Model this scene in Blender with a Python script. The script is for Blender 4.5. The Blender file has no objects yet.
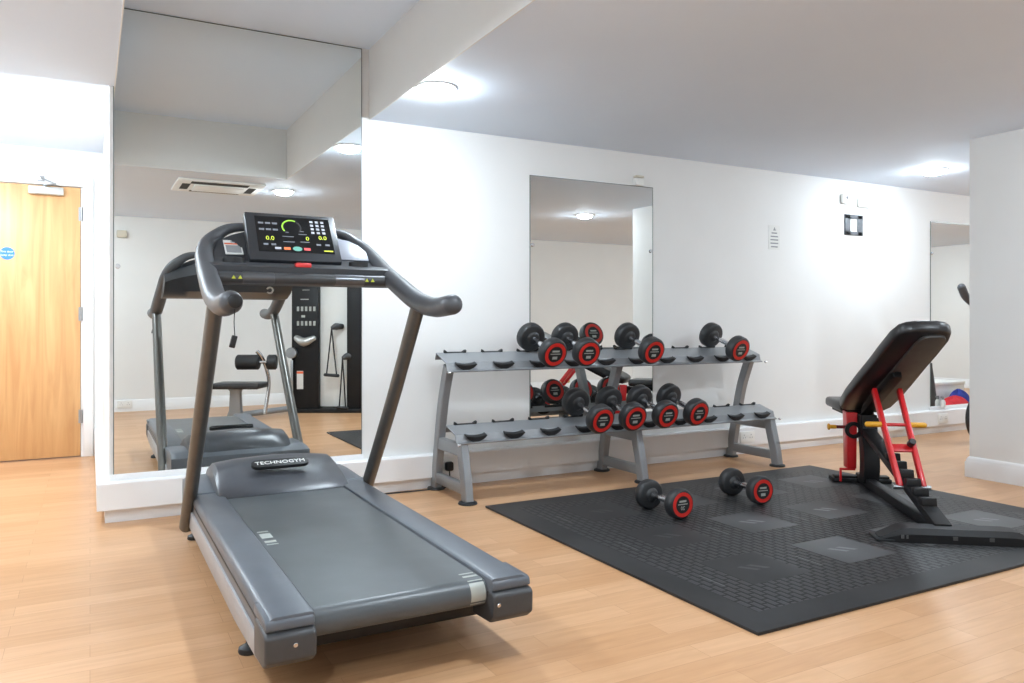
import bpy, bmesh, math, random
from mathutils import Vector, Matrix
random.seed(7)
C = bpy.context.scene.collection
R = math.radians
PI = math.pi

# ------------------------------------------------------------------ materials
def lin(c):
    o = []
    for v in c[:3]:
        v = v / 255.0
        o.append(v / 12.92 if v <= 0.04045 else ((v + 0.055) / 1.055) ** 2.4)
    return (o[0], o[1], o[2], 1.0)

def base_mat(name):
    m = bpy.data.materials.new(name)
    m.use_nodes = True
    nt = m.node_tree
    return m, nt, nt.nodes['Principled BSDF']

def mat(name, col, rough=0.5, metal=0.0, var=0.04, scale=30.0, bump=0.0, coat=0.0, spec=0.5):
    m, nt, b = base_mat(name)
    L = lin(col)
    tc = nt.nodes.new('ShaderNodeTexCoord')
    no = nt.nodes.new('ShaderNodeTexNoise')
    no.inputs['Scale'].default_value = scale
    no.inputs['Detail'].default_value = 3
    nt.links.new(tc.outputs['Object'], no.inputs['Vector'])
    ra = nt.nodes.new('ShaderNodeValToRGB')
    ra.color_ramp.elements[0].position = 0.3
    ra.color_ramp.elements[1].position = 0.7
    ra.color_ramp.elements[0].color = (L[0] * (1 - var), L[1] * (1 - var), L[2] * (1 - var), 1)
    ra.color_ramp.elements[1].color = (min(1, L[0] * (1 + var)), min(1, L[1] * (1 + var)), min(1, L[2] * (1 + var)), 1)
    nt.links.new(no.outputs['Fac'], ra.inputs['Fac'])
    nt.links.new(ra.outputs['Color'], b.inputs['Base Color'])
    b.inputs['Roughness'].default_value = rough
    b.inputs['Metallic'].default_value = metal
    b.inputs['Specular IOR Level'].default_value = spec
    b.inputs['Coat Weight'].default_value = coat
    if bump:
        bp = nt.nodes.new('ShaderNodeBump')
        bp.inputs['Strength'].default_value = bump
        bp.inputs['Distance'].default_value = 0.002
        nt.links.new(no.outputs['Fac'], bp.inputs['Height'])
        nt.links.new(bp.outputs['Normal'], b.inputs['Normal'])
    return m

def emit(name, col, strength):
    m, nt, b = base_mat(name)
    b.inputs['Base Color'].default_value = lin(col)
    b.inputs['Emission Color'].default_value = lin(col)
    b.inputs['Emission Strength'].default_value = strength
    b.inputs['Roughness'].default_value = 0.4
    return m

M = {}
M['wall'] = mat('white_wall_paint', (234, 234, 232), 0.6, var=0.012, scale=3, spec=0.3)
M['ceil'] = mat('white_ceiling_paint', (230, 241, 255), 0.75, var=0.01, scale=2, spec=0.2)
M['gloss'] = mat('white_gloss_trim', (240, 240, 240), 0.35, var=0.01, scale=5)
M['plastic_white'] = mat('white_plastic', (238, 238, 234), 0.35, var=0.01)
M['off_white'] = mat('cream_plastic', (214, 205, 186), 0.4, var=0.02)
M['black'] = mat('black_plastic', (26, 27, 29), 0.42, var=0.1)
M['rubber'] = mat('black_rubber', (33, 34, 36), 0.55, var=0.12, scale=60, bump=0.1)
M['urethane'] = mat('black_urethane', (42, 43, 45), 0.42, var=0.08, scale=40, bump=0.05)
M['red'] = mat('red_urethane', (208, 42, 34), 0.42, var=0.05)
M['cap'] = mat('dark_cap', (44, 46, 47), 0.3, metal=0.3, var=0.15, scale=80)
M['cap_text'] = mat('grey_cap_lettering', (172, 176, 170), 0.4, var=0.03)
M['chrome'] = mat('chrome', (215, 216, 220), 0.13, metal=1.0, var=0.02)
M['steel'] = mat('brushed_steel', (168, 170, 172), 0.32, metal=0.9, var=0.05)
M['rack'] = mat('silver_grey_powder_coat', (148, 151, 154), 0.36, metal=0.35, var=0.03, scale=200)
M['tm_grey'] = mat('slate_grey_plastic', (94, 99, 106), 0.38, var=0.05, scale=12)
M['tm_dark'] = mat('charcoal_plastic', (52, 54, 58), 0.34, var=0.06, scale=20)
M['tm_cap'] = mat('dark_grey_end_plastic', (66, 67, 69), 0.45, var=0.04, scale=60)
M['tm_skirt'] = mat('light_grey_aluminium_panel', (172, 174, 178), 0.4, metal=0.25, var=0.03)
M['tm_tube'] = mat('bronze_grey_metallic_tube', (104, 102, 98), 0.34, metal=0.6, var=0.05)
M['tm_grip'] = mat('soft_black_grip', (74, 76, 80), 0.42, var=0.05, scale=150, bump=0.03)
M['belt'] = mat('grey_running_belt', (84, 89, 92), 0.36, var=0.1, scale=6)
M['lav'] = mat('pale_grey_tray_plastic', (164, 166, 176), 0.3, var=0.03)
M['screen'] = mat('black_glass_screen', (20, 22, 25), 0.12, var=0.02)
M['bench_red'] = mat('red_powder_coat', (206, 34, 38), 0.35, var=0.04, coat=0.2)
M['bench_black'] = mat('black_powder_coat', (18, 18, 20), 0.5, var=0.08, spec=0.35)
M['vinyl'] = mat('black_vinyl', (36, 36, 38), 0.36, var=0.08, scale=90, bump=0.1)
M['board'] = mat('grey_backing_board', (78, 77, 76), 0.5, var=0.12, scale=14)
M['yellow'] = mat('yellow_grip', (226, 164, 40), 0.4, var=0.04)
M['maroon'] = mat('dark_red_sleeve', (96, 24, 26), 0.4)
M['orange'] = mat('orange_strip', (226, 98, 48), 0.5)
M['paper'] = mat('white_paper', (228, 228, 224), 0.6, var=0.02)
M['print'] = mat('grey_print', (146, 148, 150), 0.6)
M['blue'] = mat('blue_sign', (62, 132, 206), 0.4)
M['blue_cloth'] = mat('blue_cloth', (44, 62, 150), 0.9, var=0.15, bump=0.3)
M['red_cloth'] = mat('red_cloth', (206, 48, 58), 0.9, var=0.15, bump=0.3)
M['galv'] = mat('galvanised_metal', (112, 115, 119), 0.5, metal=0.5, var=0.2, scale=18)
M['alu'] = mat('satin_aluminium', (190, 190, 186), 0.35, metal=0.6)
M['slot'] = mat('dark_slot', (40, 41, 34), 0.7)
M['lamp'] = emit('downlight_glow', (255, 253, 248), 12.0)
M['s_green'] = emit('screen_green', (140, 190, 60), 0.6)
M['s_lime'] = emit('screen_lime', (205, 222, 70), 0.65)
M['s_white'] = emit('screen_white', (170, 175, 184), 0.38)
M['s_grey'] = emit('screen_grey', (115, 120, 128), 0.3)
M['s_orange'] = emit('screen_orange', (220, 116, 70), 0.45)
M['s_teal'] = emit('screen_teal', (105, 165, 152), 0.42)
M['s_red'] = emit('screen_red', (215, 92, 92), 0.42)
M['btn_red'] = mat('red_stop_button', (226, 62, 62), 0.35)

def mirror_mat():
    m, nt, b = base_mat('silvered_mirror')
    b.inputs['Base Color'].default_value = (0.86, 0.88, 0.865, 1)
    b.inputs['Metallic'].default_value = 1.0
    b.inputs['Roughness'].default_value = 0.004
    return m
M['sensor'] = mat('grey_sensor_metal', (104, 106, 110), 0.28, metal=0.7)
M['mirror'] = mirror_mat()
M['mirror_edge'] = mat('ground_glass_edge', (96, 104, 104), 0.3)

def floor_mat():
    m, nt, b = base_mat('beech_laminate_planks')
    n, l = nt.nodes.new, nt.links.new
    tc = n('ShaderNodeTexCoord')
    def brick(c1, c2, mort):
        br = n('ShaderNodeTexBrick')
        br.offset = 0.37
        br.inputs['Scale'].default_value = 1.0
        br.inputs['Brick Width'].default_value = 0.62
        br.inputs['Row Height'].default_value = 0.098
        br.inputs['Mortar Size'].default_value = 0.0008
        br.inputs['Mortar Smooth'].default_value = 0.3
        br.inputs['Bias'].default_value = 0.0
        br.inputs['Color1'].default_value = lin(c1)
        br.inputs['Color2'].default_value = lin(c2)
        br.inputs['Mortar'].default_value = lin(mort)
        l(tc.outputs['Object'], br.inputs['Vector'])
        return br
    br = brick((212, 168, 128), (198, 151, 109), (176, 130, 92))
    mp = n('ShaderNodeMapping')
    mp.inputs['Scale'].default_value = (1.6, 16, 1)
    l(tc.outputs['Object'], mp.inputs['Vector'])
    no = n('ShaderNodeTexNoise')
    no.inputs['Scale'].default_value = 2.6
    no.inputs['Detail'].default_value = 5
    no.inputs['Distortion'].default_value = 0.6
    l(mp.outputs['Vector'], no.inputs['Vector'])
    ra = n('ShaderNodeValToRGB')
    ra.color_ramp.elements[0].position = 0.32
    ra.color_ramp.elements[0].color = (0.86, 0.82, 0.78, 1)
    ra.color_ramp.elements[1].position = 0.68
    ra.color_ramp.elements[1].color = (1.0, 1.0, 1.0, 1)
    l(no.outputs['Fac'], ra.inputs['Fac'])
    mx = n('ShaderNodeMix'); mx.data_type = 'RGBA'; mx.blend_type = 'MULTIPLY'
    mx.inputs[0].default_value = 0.8
    l(br.outputs['Color'], mx.inputs[6]); l(ra.outputs['Color'], mx.inputs[7])
    l(mx.outputs[2], b.inputs['Base Color'])
    b.inputs['Roughness'].default_value = 0.34
    b.inputs['Specular IOR Level'].default_value = 0.45
    return m
M['floor'] = floor_mat()

def door_mat():
    m, nt, b = base_mat('oak_veneer')
    n, l = nt.nodes.new, nt.links.new
    tc = n('ShaderNodeTexCoord'); mp = n('ShaderNodeMapping')
    mp.inputs['Scale'].default_value = (9, 9, 0.7)
    l(tc.outputs['Object'], mp.inputs['Vector'])
    no = n('ShaderNodeTexNoise'); no.inputs['Scale'].default_value = 1.5
    no.inputs['Detail'].default_value = 6; no.inputs['Distortion'].default_value = 1.4
    l(mp.outputs['Vector'], no.inputs['Vector'])
    ra = n('ShaderNodeValToRGB')
    ra.color_ramp.elements[0].position = 0.3; ra.color_ramp.elements[0].color = lin((204, 152, 100))
    ra.color_ramp.elements[1].position = 0.7; ra.color_ramp.elements[1].color = lin((224, 178, 124))
    l(no.outputs['Fac'], ra.inputs['Fac']); l(ra.outputs['Color'], b.inputs['Base Color'])
    b.inputs['Roughness'].default_value = 0.42
    return m
M['oak'] = door_mat()

def mat_mat():
    # black rubber gym tiles: 0.53 m repeat with smooth square pads in a field of small raised lozenges
    m, nt, b = base_mat('embossed_rubber_tile')
    n, l = nt.nodes.new, nt.links.new
    tc = n('ShaderNodeTexCoord'); sp = n('ShaderNodeSeparateXYZ')
    l(tc.outputs['Object'], sp.inputs[0])
    def math_(op, a, bb=None):
        q = n('ShaderNodeMath'); q.operation = op
        for i, v in enumerate((a, bb)):
            if v is None: continue
            if isinstance(v, (int, float)): q.inputs[i].default_value = v
            else: l(v, q.inputs[i])
        return q.outputs[0]
    X, Y = sp.outputs[0], sp.outputs[1]
    # object origin is the mat centre (3.12, 2.785); pads start at 2.20 / 2.15
    fx = math_('FRACT', math_('ADD', math_('DIVIDE', math_('ADD', X, 3.12 - 2.20), 0.53), 10.0))
    fy = math_('FRACT', math_('ADD', math_('DIVIDE', math_('ADD', Y, 2.785 - 2.15), 0.53), 10.0))
    inx = math_('LESS_THAN', fx, 0.575); iny = math_('LESS_THAN', fy, 0.575)
    pad0 = math_('MULTIPLY', inx, iny)
    ax = math_('ABSOLUTE', X); ay = math_('ABSOLUTE', Y)
    inner = math_('MULTIPLY', math_('LESS_THAN', ax, 1.25 - 0.13), math_('LESS_THAN', ay, 0.975 - 0.13))
    pad = math_('MULTIPLY', pad0, inner)
    hatch = math_('MULTIPLY', math_('SUBTRACT', 1.0, pad), inner)
    # lozenges
    mp = n('ShaderNodeMapping'); mp.inputs['Rotation'].default_value = (0, 0, R(90))
    l(tc.outputs['Object'], mp.inputs['Vector'])
    br = n('ShaderNodeTexBrick'); br.offset = 0.5
    br.inputs['Scale'].default_value = 1.0
    br.inputs['Brick Width'].default_value = 0.064; br.inputs['Row Height'].default_value = 0.033
    br.inputs['Mortar Size'].default_value = 0.0065; br.inputs['Mortar Smooth'].default_value = 0.25
    l(mp.outputs['Vector'], br.inputs['Vector'])
    slot = br.outputs['Fac']          # 1 in the groove, 0 on the bar
    h = math_('MULTIPLY', slot, hatch)
    # small embossed mark of two slashes in the pad centre
    px = math_('SUBTRACT', fx, 0.2875); py = math_('SUBTRACT', fy, 0.2875)
    sh = math_('ADD', px, math_('MULTIPLY', py, 0.7))
    b1 = math_('MULTIPLY', math_('LESS_THAN', math_('ABSOLUTE', math_('SUBTRACT', math_('ABSOLUTE', sh), 0.05)), 0.025),
               math_('LESS_THAN', math_('ABSOLUTE', py), 0.06))
    logo = math_('MULTIPLY', b1, pad)
    seamx = math_('MULTIPLY', math_('LESS_THAN', math_('ABSOLUTE', math_('SUBTRACT', fx, 0.79)), 0.009),
                  math_('MULTIPLY', hatch, math_('LESS_THAN', math_('ABSOLUTE', math_('SUBTRACT', fy, .2)), .13)))
    # colour
    no = n('ShaderNodeTexNoise'); no.inputs['Scale'].default_value = 2.2; no.inputs['Detail'].default_value = 4
    l(tc.outputs['Object'], no.inputs['Vector'])
    ra = n('ShaderNodeValToRGB')
    ra.color_ramp.elements[0].position = 0.38; ra.color_ramp.elements[0].color = lin((31, 31, 32))
    ra.color_ramp.elements[1].position = 0.66; ra.color_ramp.elements[1].color = lin((47, 47, 48))
    l(no.outputs['Fac'], ra.inputs['Fac'])
    def mix(fac, c1, c2):
        q = n('ShaderNodeMix'); q.data_type = 'RGBA'
        l(fac, q.inputs[0])
        if isinstance(c1, tuple): q.inputs[6].default_value = c1
        else: l(c1, q.inputs[6])
        q.inputs[7].default_value = c2
        return q.outputs[2]
    # scuffed pads: dusty in patches
    no2 = n('ShaderNodeTexNoise'); no2.inputs['Scale'].default_value = 1.1; no2.inputs['Detail'].default_value = 2
    l(tc.outputs['Object'], no2.inputs['Vector'])
    dust = n('ShaderNodeMapRange'); dust.inputs[1].default_value = 0.30; dust.inputs[2].default_value = 0.60
    l(no2.outputs['Fac'], dust.inputs[0])
    wear = n('ShaderNodeMapRange'); wear.inputs[1].default_value = -0.75; wear.inputs[2].default_value = -0.2
    l(X, wear.inputs[0])
    pad_worn = math_('MULTIPLY', pad, wear.outputs[0])
    c = ra.outputs['Color']
    c = mix(math_('MULTIPLY', math_('MULTIPLY', pad_worn, dust.outputs[0]), 0.8), c, lin((98, 99, 100)))
    c = mix(hatch, c, lin((58, 58, 59)))  # highlights on the raised bars painted as a paler tone
    c = mix(h, c, lin((13, 13, 14)))  # shade in the grooves painted into the colour as well as bumped
    c = mix(math_('MULTIPLY', logo, math_('ADD', math_('MULTIPLY', wear.outputs[0], .8), .2)), c, lin((118, 119, 120)))
    c = mix(seamx, c, lin((84, 84, 84)))
    l(c, b.inputs['Base Color'])
    b.inputs['Roughness'].default_value = 0.5
    b.inputs['Specular IOR Level'].default_value = 0.4
    bp = n('ShaderNodeBump'); bp.inputs['Strength'].default_value = 0.9; bp.inputs['Distance'].default_value = 0.004
    bp.invert = True
    l(math_('ADD', h, math_('MULTIPLY', logo, 0.4)), bp.inputs['Height']); l(bp.outputs['Normal'], b.inputs['Normal'])
    return m
M['mat'] = mat_mat()

# ------------------------------------------------------------------ mesh builder
def frame(o, xd, yd):
    x = Vector(xd).normalized(); y = Vector(yd); y = (y - x * y.dot(x)).normalized(); z = x.cross(y)
    m = Matrix((x, y, z)).transposed().to_4x4(); m.translation = Vector(o)
    return m

def catmull(pts, n=6):
    P = [Vector(p) for p in pts]
    Q = [2 * P[0] - P[1]] + P + [2 * P[-1] - P[-2]]
    out = []
    for i in range(1, len(Q) - 2):
        a, b, c, d = Q[i - 1], Q[i], Q[i + 1], Q[i + 2]
        for k in range(n):
            t = k / n
            out.append(0.5 * ((2 * b) + (c - a) * t + (2 * a - 5 * b + 4 * c - d) * t * t + (-a + 3 * b - 3 * c + d) * t ** 3))
    out.append(P[-1])
    return out

class G:
    def __init__(s): s.bm = bmesh.new()
    def merge(s, t, bev=0, seg=2, M4=None, ang=30):
        if bev:
            ed = [e for e in t.edges if len(e.link_faces) == 2 and e.calc_face_angle(0) > R(ang)]
            bmesh.ops.bevel(t, geom=ed, offset=bev, segments=seg, profile=0.5, affect='EDGES', clamp_overlap=True)
        if M4 is not None: bmesh.ops.transform(t, matrix=M4, verts=t.verts)
        bmesh.ops.recalc_face_normals(t, faces=t.faces)
        me = bpy.data.meshes.new('tmp'); t.to_mesh(me); t.free()
        s.bm.from_mesh(me); bpy.data.meshes.remove(me)
        return s
    def box(s, x0, x1, y0, y1, z0, z1, bev=0, M4=None, seg=2):
        t = bmesh.new()
        bmesh.ops.create_cube(t, size=1)
        bmesh.ops.transform(t, verts=t.verts, matrix=Matrix.Translation(((x0 + x1) / 2, (y0 + y1) / 2, (z0 + z1) / 2)) @ Matrix.Diagonal((abs(x1 - x0), abs(y1 - y0), abs(z1 - z0), 1)))
        return s.merge(t, bev, seg, M4)
    def bar(s, a, b, w, h, bev=0, up=(0, 0, 1)):
        a = Vector(a); b = Vector(b); d = b - a
        upv = Vector(up)
        if abs(d.normalized().dot(upv)) > 0.98: upv = Vector((1, 0, 0))
        m = frame(a, d, upv)            # x along, y ~ up, z sideways
        return s.box(0, d.length, -h / 2, h / 2, -w / 2, w / 2, bev, m)
    def prism(s, pts, axis, a, b, bev=0, M4=None, seg=2):
        t = bmesh.new()
        def v(p, q): return {'x': (q, p[0], p[1]), 'y': (p[0], q, p[1]), 'z': (p[0], p[1], q)}[axis]
        A = [t.verts.new(v(p, a)) for p in pts]; B = [t.verts.new(v(p, b)) for p in pts]
        n = len(pts)
        t.faces.new(A); t.faces.new(B[::-1])
        for i in range(n): t.faces.new((A[i], B[i], B[(i + 1) % n], A[(i + 1) % n]))
        bmesh.ops.recalc_face_normals(t, faces=t.faces)
        return s.merge(t, bev, seg, M4)
    def rings(s, rs, cap=True, closed=True, M4=None):
        t = bmesh.new()
        V = [[t.verts.new(p) for p in r] for r in rs]
        n = len(rs[0])
        for i in range(len(V) - 1):
            for j in range(n if closed else n - 1):
                k = (j + 1) % n
                try: t.faces.new((V[i][j], V[i][k], V[i + 1][k], V[i + 1][j]))
                except ValueError: pass
        if cap and closed:
            t.faces.new(V[0]); t.faces.new(V[-1][::-1])
        return s.merge(t, 0, 2, M4)
    def tube(s, pts, r, seg=14, smooth=0, round_end=(False, False), flat=1.0, M4=None):
        P = catmull(pts, smooth) if smooth else [Vector(p) for p in pts]
        n = len(P)
        if isinstance(r, (int, float)): rr = [r] * n
        else:
            rr = []
            for i in range(n):
                f = i / (n - 1) * (len(r) - 1); k = min(int(f), len(r) - 2)
                rr.append(r[k] + (r[k + 1] - r[k]) * (f - k))
        T = []
        for i in range(n):
            d = P[min(i + 1, n - 1)] - P[max(i - 1, 0)]
            T.append(d.normalized())
        ref = Vector((1, 0, 0)) if abs(T[0].x) < 0.8 else Vector((0, 0, 1))
        N = (ref - T[0] * ref.dot(T[0])).normalized()
        rs = []
        def ring(c, N, B, q): return [c + (N * math.cos(2 * PI * k / seg) + B * math.sin(2 * PI * k / seg) * flat) * q for k in range(seg)]
        for i in range(n):
            N = (N - T[i] * N.dot(T[i])).normalized(); B = T[i].cross(N)
            if i == 0 and round_end[0]:
                for a in (80, 60, 40, 20): rs.append(ring(P[0] - T[0] * rr[0] * math.sin(R(a)), N, B, rr[0] * math.cos(R(a))))
            rs.append(ring(P[i], N, B, rr[i]))
            if i == n - 1 and round_end[1]:
                for a in (20, 40, 60, 80): rs.append(ring(P[-1] + T[-1] * rr[-1] * math.sin(R(a)), N, B, rr[-1] * math.cos(R(a))))
        return s.rings(rs, M4=M4)
    def lathe(s, prof, M4=None, seg=28):
        # prof: (radius, height) pairs about local Z
        rs = [[(max(r, 1e-4) * math.cos(2 * PI * k / seg), max(r, 1e-4) * math.sin(2 * PI * k / seg), h) for k in range(seg)] for r, h in prof]
        return s.rings(rs, M4=M4)
    def cyl(s, a, b, r, seg=20, bev=0.0):
        a = Vector(a); b = Vector(b); d = b - a; L = d.length
        z = d.normalized(); q = z.to_track_quat('Z', 'Y').to_matrix().to_4x4(); q.translation = a
        e = min(bev, L / 2.1, r * 0.9)
        prof = [(r, 0), (r, L)] if not e else [(r - e, 0), (r, e), (r, L - e), (r - e, L)]
        return s.lathe(prof, q, seg)
    def annulus(s, r0, r1, h0, h1, M4=None, seg=40, a0=0.0, a1=2 * PI):
        full = abs(a1 - a0 - 2 * PI) < 1e-6
        n = seg
        rs = []
        for k in range(n + 1):
            a = a0 + (a1 - a0) * k / n
            rs.append([(r * math.cos(a), r * math.sin(a), h) for r, h in ((r0, h0), (r1, h0), (r1, h1), (r0, h1))])
        t = G()
        return s.rings(rs, cap=not full, M4=M4)

OFF = {}
def root_off(o):
    while o.parent: o = o.parent
    return Vector(OFF.get(o.name, (0, 0, 0)))

def make_mesh(name, g, m, off, sharp=35):
    me = bpy.data.meshes.new(name)
    bmesh.ops.remove_doubles(g.bm, verts=g.bm.verts, dist=1e-6)
    if off.length: bmesh.ops.translate(g.bm, vec=-off, verts=g.bm.verts)
    g.bm.to_mesh(me); g.bm.free()
    me.materials.append(m)
    me.polygons.foreach_set('use_smooth', [True] * len(me.polygons))
    me.set_sharp_from_angle(angle=R(sharp))
    return me

def part(name, g, m, parent, label=None, kind=None, sharp=35):
    me = make_mesh(name, g, m, root_off(parent), sharp)
    o = bpy.data.objects.new(name, me); C.objects.link(o); o.parent = parent
    if label: o['label'] = label
    if kind: o['kind'] = kind
    return o

def tag(o, label, cat, group=None):
    o['label'] = label; o['category'] = cat
    if group: o['group'] = group
    return o

def thing(name, loc, label, cat, group=None, rotz=0.0, local=False):
    o = bpy.data.objects.new(name, None); C.objects.link(o)
    o.empty_display_size = 0.1
    o.location = loc; o.rotation_euler = (0, 0, rotz)
    OFF[o.name] = (0, 0, 0) if local else tuple(loc)
    return tag(o, label, cat, group)

def single(name, g, m, label, cat, group=None, loc=None, sharp=35):
    # a thing that is one mesh; origin at its base
    vs = [v.co for v in g.bm.verts]
    if loc is None:
        loc = ((min(v.x for v in vs) + max(v.x for v in vs)) / 2, (min(v.y for v in vs) + max(v.y for v in vs)) / 2, min(v.z for v in vs))
    me = make_mesh(name, g, m, Vector(loc), sharp)
    o = bpy.data.objects.new(name, me); C.objects.link(o); o.location = loc
    OFF[o.name] = tuple(loc)
    return tag(o, label, cat, group)

def struct(name, g, m, label=None):
    me = make_mesh(name, g, m, Vector((0, 0, 0)))
    o = bpy.data.objects.new(name, me); C.objects.link(o); o['kind'] = 'structure'
    if label: o['label'] = label
    return o

def copy_tree(o, parent=None, skip='-'):
    c = o.copy(); C.objects.link(c); c.parent = parent
    for ch in o.children:
        if not ch.name.startswith(skip): copy_tree(ch, c)
    return c

def text_g(s, size, M4, depth=0.0006, align='CENTER'):
    cu = bpy.data.curves.new('lettering', 'FONT')
    cu.body = s; cu.size = size; cu.align_x = align; cu.align_y = 'CENTER'; cu.extrude = depth; cu.resolution_u = 3
    ob = bpy.data.objects.new('lettering', cu); C.objects.link(ob)
    dg = bpy.context.evaluated_depsgraph_get(); dg.update()
    me = bpy.data.meshes.new_from_object(ob.evaluated_get(dg))
    me.transform(M4)
    g = G(); g.bm.from_mesh(me)
    bpy.data.objects.remove(ob); bpy.data.curves.remove(cu); bpy.data.meshes.remove(me)
    return g

def T(x, y, z): return Matrix.Translation((x, y, z))

# ------------------------------------------------------------------ room shell
W = 4.39          # back wall plane
FRONT = -0.95     # opposite wall plane
XR = 11.7
XL = -1.5
YD = 6.62         # door wall plane
H = 2.18; HH = 2.585; HC = 2.27
g = G(); g.box(XL - .2, XR + .2, FRONT - .2, YD + .3, -0.1, 0.0); struct('floor', g, M['floor'], 'light beech plank floor')
g = G(); g.box(0.3, XR, W, W + .2, 0, 2.9); g.box(0.085, 0.3, W, YD, 0, 2.9); struct('wall_back', g, M['wall'], 'white back wall behind the rack')
g = G(); g.box(XL - .2, XR + .2, FRONT - .2, FRONT, 0, 2.9); struct('wall_front', g, M['wall'], 'white opposite wall seen in the mirrors')
g = G(); g.box(XL - .2, XL, FRONT, YD, 0, 2.9); struct('wall_left', g, M['wall'])
g = G(); g.box(XR, XR + .2, FRONT, W, 0, 2.9); struct('wall_right', g, M['wall'])
g = G(); g.box(XL, -1.06, YD, YD + .2, 0, 2.9); g.box(-1.06, -.04, YD, YD + .2, 2.02, 2.9); g.box(-.04, .085, YD, YD + .2, 0, 2.9); struct('wall_corridor', g, M['wall'])
g = G(); g.box(5.005, 5.80, 2.18, 3.03, 0, H + .02); struct('wall_pillar', g, M['wall'], 'white square pillar at the right')
g = G()
g.box(XL, 0.11, FRONT, W, H, H + .5)
g.box(1.43, XR, FRONT, W, H, H + .5)
g.box(0.11, 1.43, FRONT, 2.22, H, H + .5)
g.box(0.11, 1.43, 2.22, W, HH, H + .5)
g.box(XL, 0.3, W, YD + .2, HC, H + .5)
struct('ceiling', g, M['ceil'], 'white ceiling with a raised bay over the treadmill')
g = G()
for q in ((1.428, 1.434, 2.22, W), (.106, .112, 2.22, W), (.11, 1.43, 2.217, 2.223)): g.box(*q, H - .002, HH)
struct('trim_3', g, M['wall'], 'white painted sides of the raised ceiling bay')

# ledge skirting of the back wall, wrapping the wall end
g = G()
prof = [(0, 0.206), (.004, 0.206), (.050, 0.204), (.056, 0.198), (.056, 0.069), (.02, 0.069), (.02, 0.0), (0, 0.0)]
g.rings([[(XR, W - o, z) for o, z in prof], [(.085 - o, W - o, z) for o, z in prof], [(.085 - o, YD, z) for o, z in prof]])
struct('trim_1', g, M['gloss'], 'white boxed ledge along the foot of the wall')
def skirt_prof(o, sgn):
    return [(o, 0), (o + sgn * .02, 0), (o + sgn * .02, .095), (o + sgn * .014, .104), (o + sgn * .014, .112), (o + sgn * .006, .128), (o, .132)]
g = G()
g.prism(skirt_prof(FRONT, 1), 'x', XL, XR)
struct('baseboard_front', g, M['gloss'])
g = G()
sk = skirt_prof(0, 1)
g.rings([[(5.005 - o if cx else 5.80 + o, 3.03 + o if cy else 2.18 - o, z) for o, z in sk] for cx, cy in ((1, 1), (1, 0), (0, 0), (0, 1), (1, 1))], cap=False)
struct('baseboard_pillar', g, M['gloss'], 'white moulded skirting round the pillar')
g = G(); g.prism(skirt_prof(XL, 1), 'y', FRONT, YD); struct('baseboard_left', g, M['gloss'])
g = G(); g.prism(skirt_prof(XR, -1), 'y', FRONT, W); struct('baseboard_right', g, M['gloss'])
g = G()
for x0, x1, z0, z1 in ((-.045, .022, 0, 2.07), (-1.125, -1.058, 0, 2.07), (-1.058, -.045, 2.0, 2.07)):
    g.box(x0, x1, YD - .022, YD + .01, z0, z1, .006)
g.box(-1.06, -1.04, YD, YD + .12, 0, 2.0); g.box(-.058, -.04, YD, YD + .12, 0, 2.0); g.box(-1.06, -.04, YD, YD + .12, 1.998, 2.02)
struct('trim_2', g, M['gloss'], 'white door architrave')

# door
g = G(); g.box(-1.035, -.062, YD - .006, YD + .038, .008, 1.994, .002)
door = struct('door_1', g, M['oak'], 'pale oak veneer fire door')
for z in (1.8, 1.06, .30):
    g = G(); g.cyl((-.055, YD - .012, z - .05), (-.055, YD - .012, z + .05), .008, 12, .002); g.box(-.075, -.052, YD - .0085, YD - .0055, z - .05, z + .05)
    part('hinge', g, M['steel'], door, 'steel butt hinge')
g = G(); g.box(-.39, -.17, YD - .05, YD - .006, 1.925, 1.982, .005)
cl = part('door_closer', g, M['alu'], door, 'silver overhead door closer')
g = G(); g.bar((-.29, YD - .03, 1.99), (-.22, YD - .10, 1.998), .022, .008, .002); g.bar((-.22, YD - .10, 1.998), (-.31, YD - .028, 2.045), .02, .008, .002)
g.cyl((-.29, YD - .03, 1.98), (-.29, YD - .03, 2.0), .014, 14, .002); g.box(-.335, -.29, YD - .03, YD - .022, 2.02, 2.06, .002)
part('closer_arm', g, M['steel'], cl)
g = G(); g.cyl((-.52, YD - .0062, 1.49), (-.52, YD - .010, 1.49), .045, 32, .001)
sg = part('fire_sign', g, M['blue'], door, 'round blue fire door sign')
g = G()
for s_, z, sz in (('Fire door', 1.503, .020), ('keep shut', 1.478, .020)):
    t = text_g(s_, sz, Matrix.Translation((-.52, YD - .0104, z)) @ Matrix.Rotation(R(90), 4, 'X'), .0003); me = bpy.data.meshes.new('t'); t.bm.to_mesh(me); t.bm.free(); g.bm.from_mesh(me); bpy.data.meshes.remove(me)
part('sign_lettering', g, M['plastic_white'], sg)
g = G(); g.cyl((-.97, YD - .006, 1.0), (-.97, YD - .05, 1.0), .009, 14); g.tube([(-.97, YD - .05, 1.0), (-.85, YD - .052, 1.0)], .009, 12, 0, (True, True)); g.cyl((-.97, YD - .006, 1.0), (-.97, YD - .012, 1.0), .026, 24, .002)
part('door_handle', g, M['steel'], door, 'steel lever handle')

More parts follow.
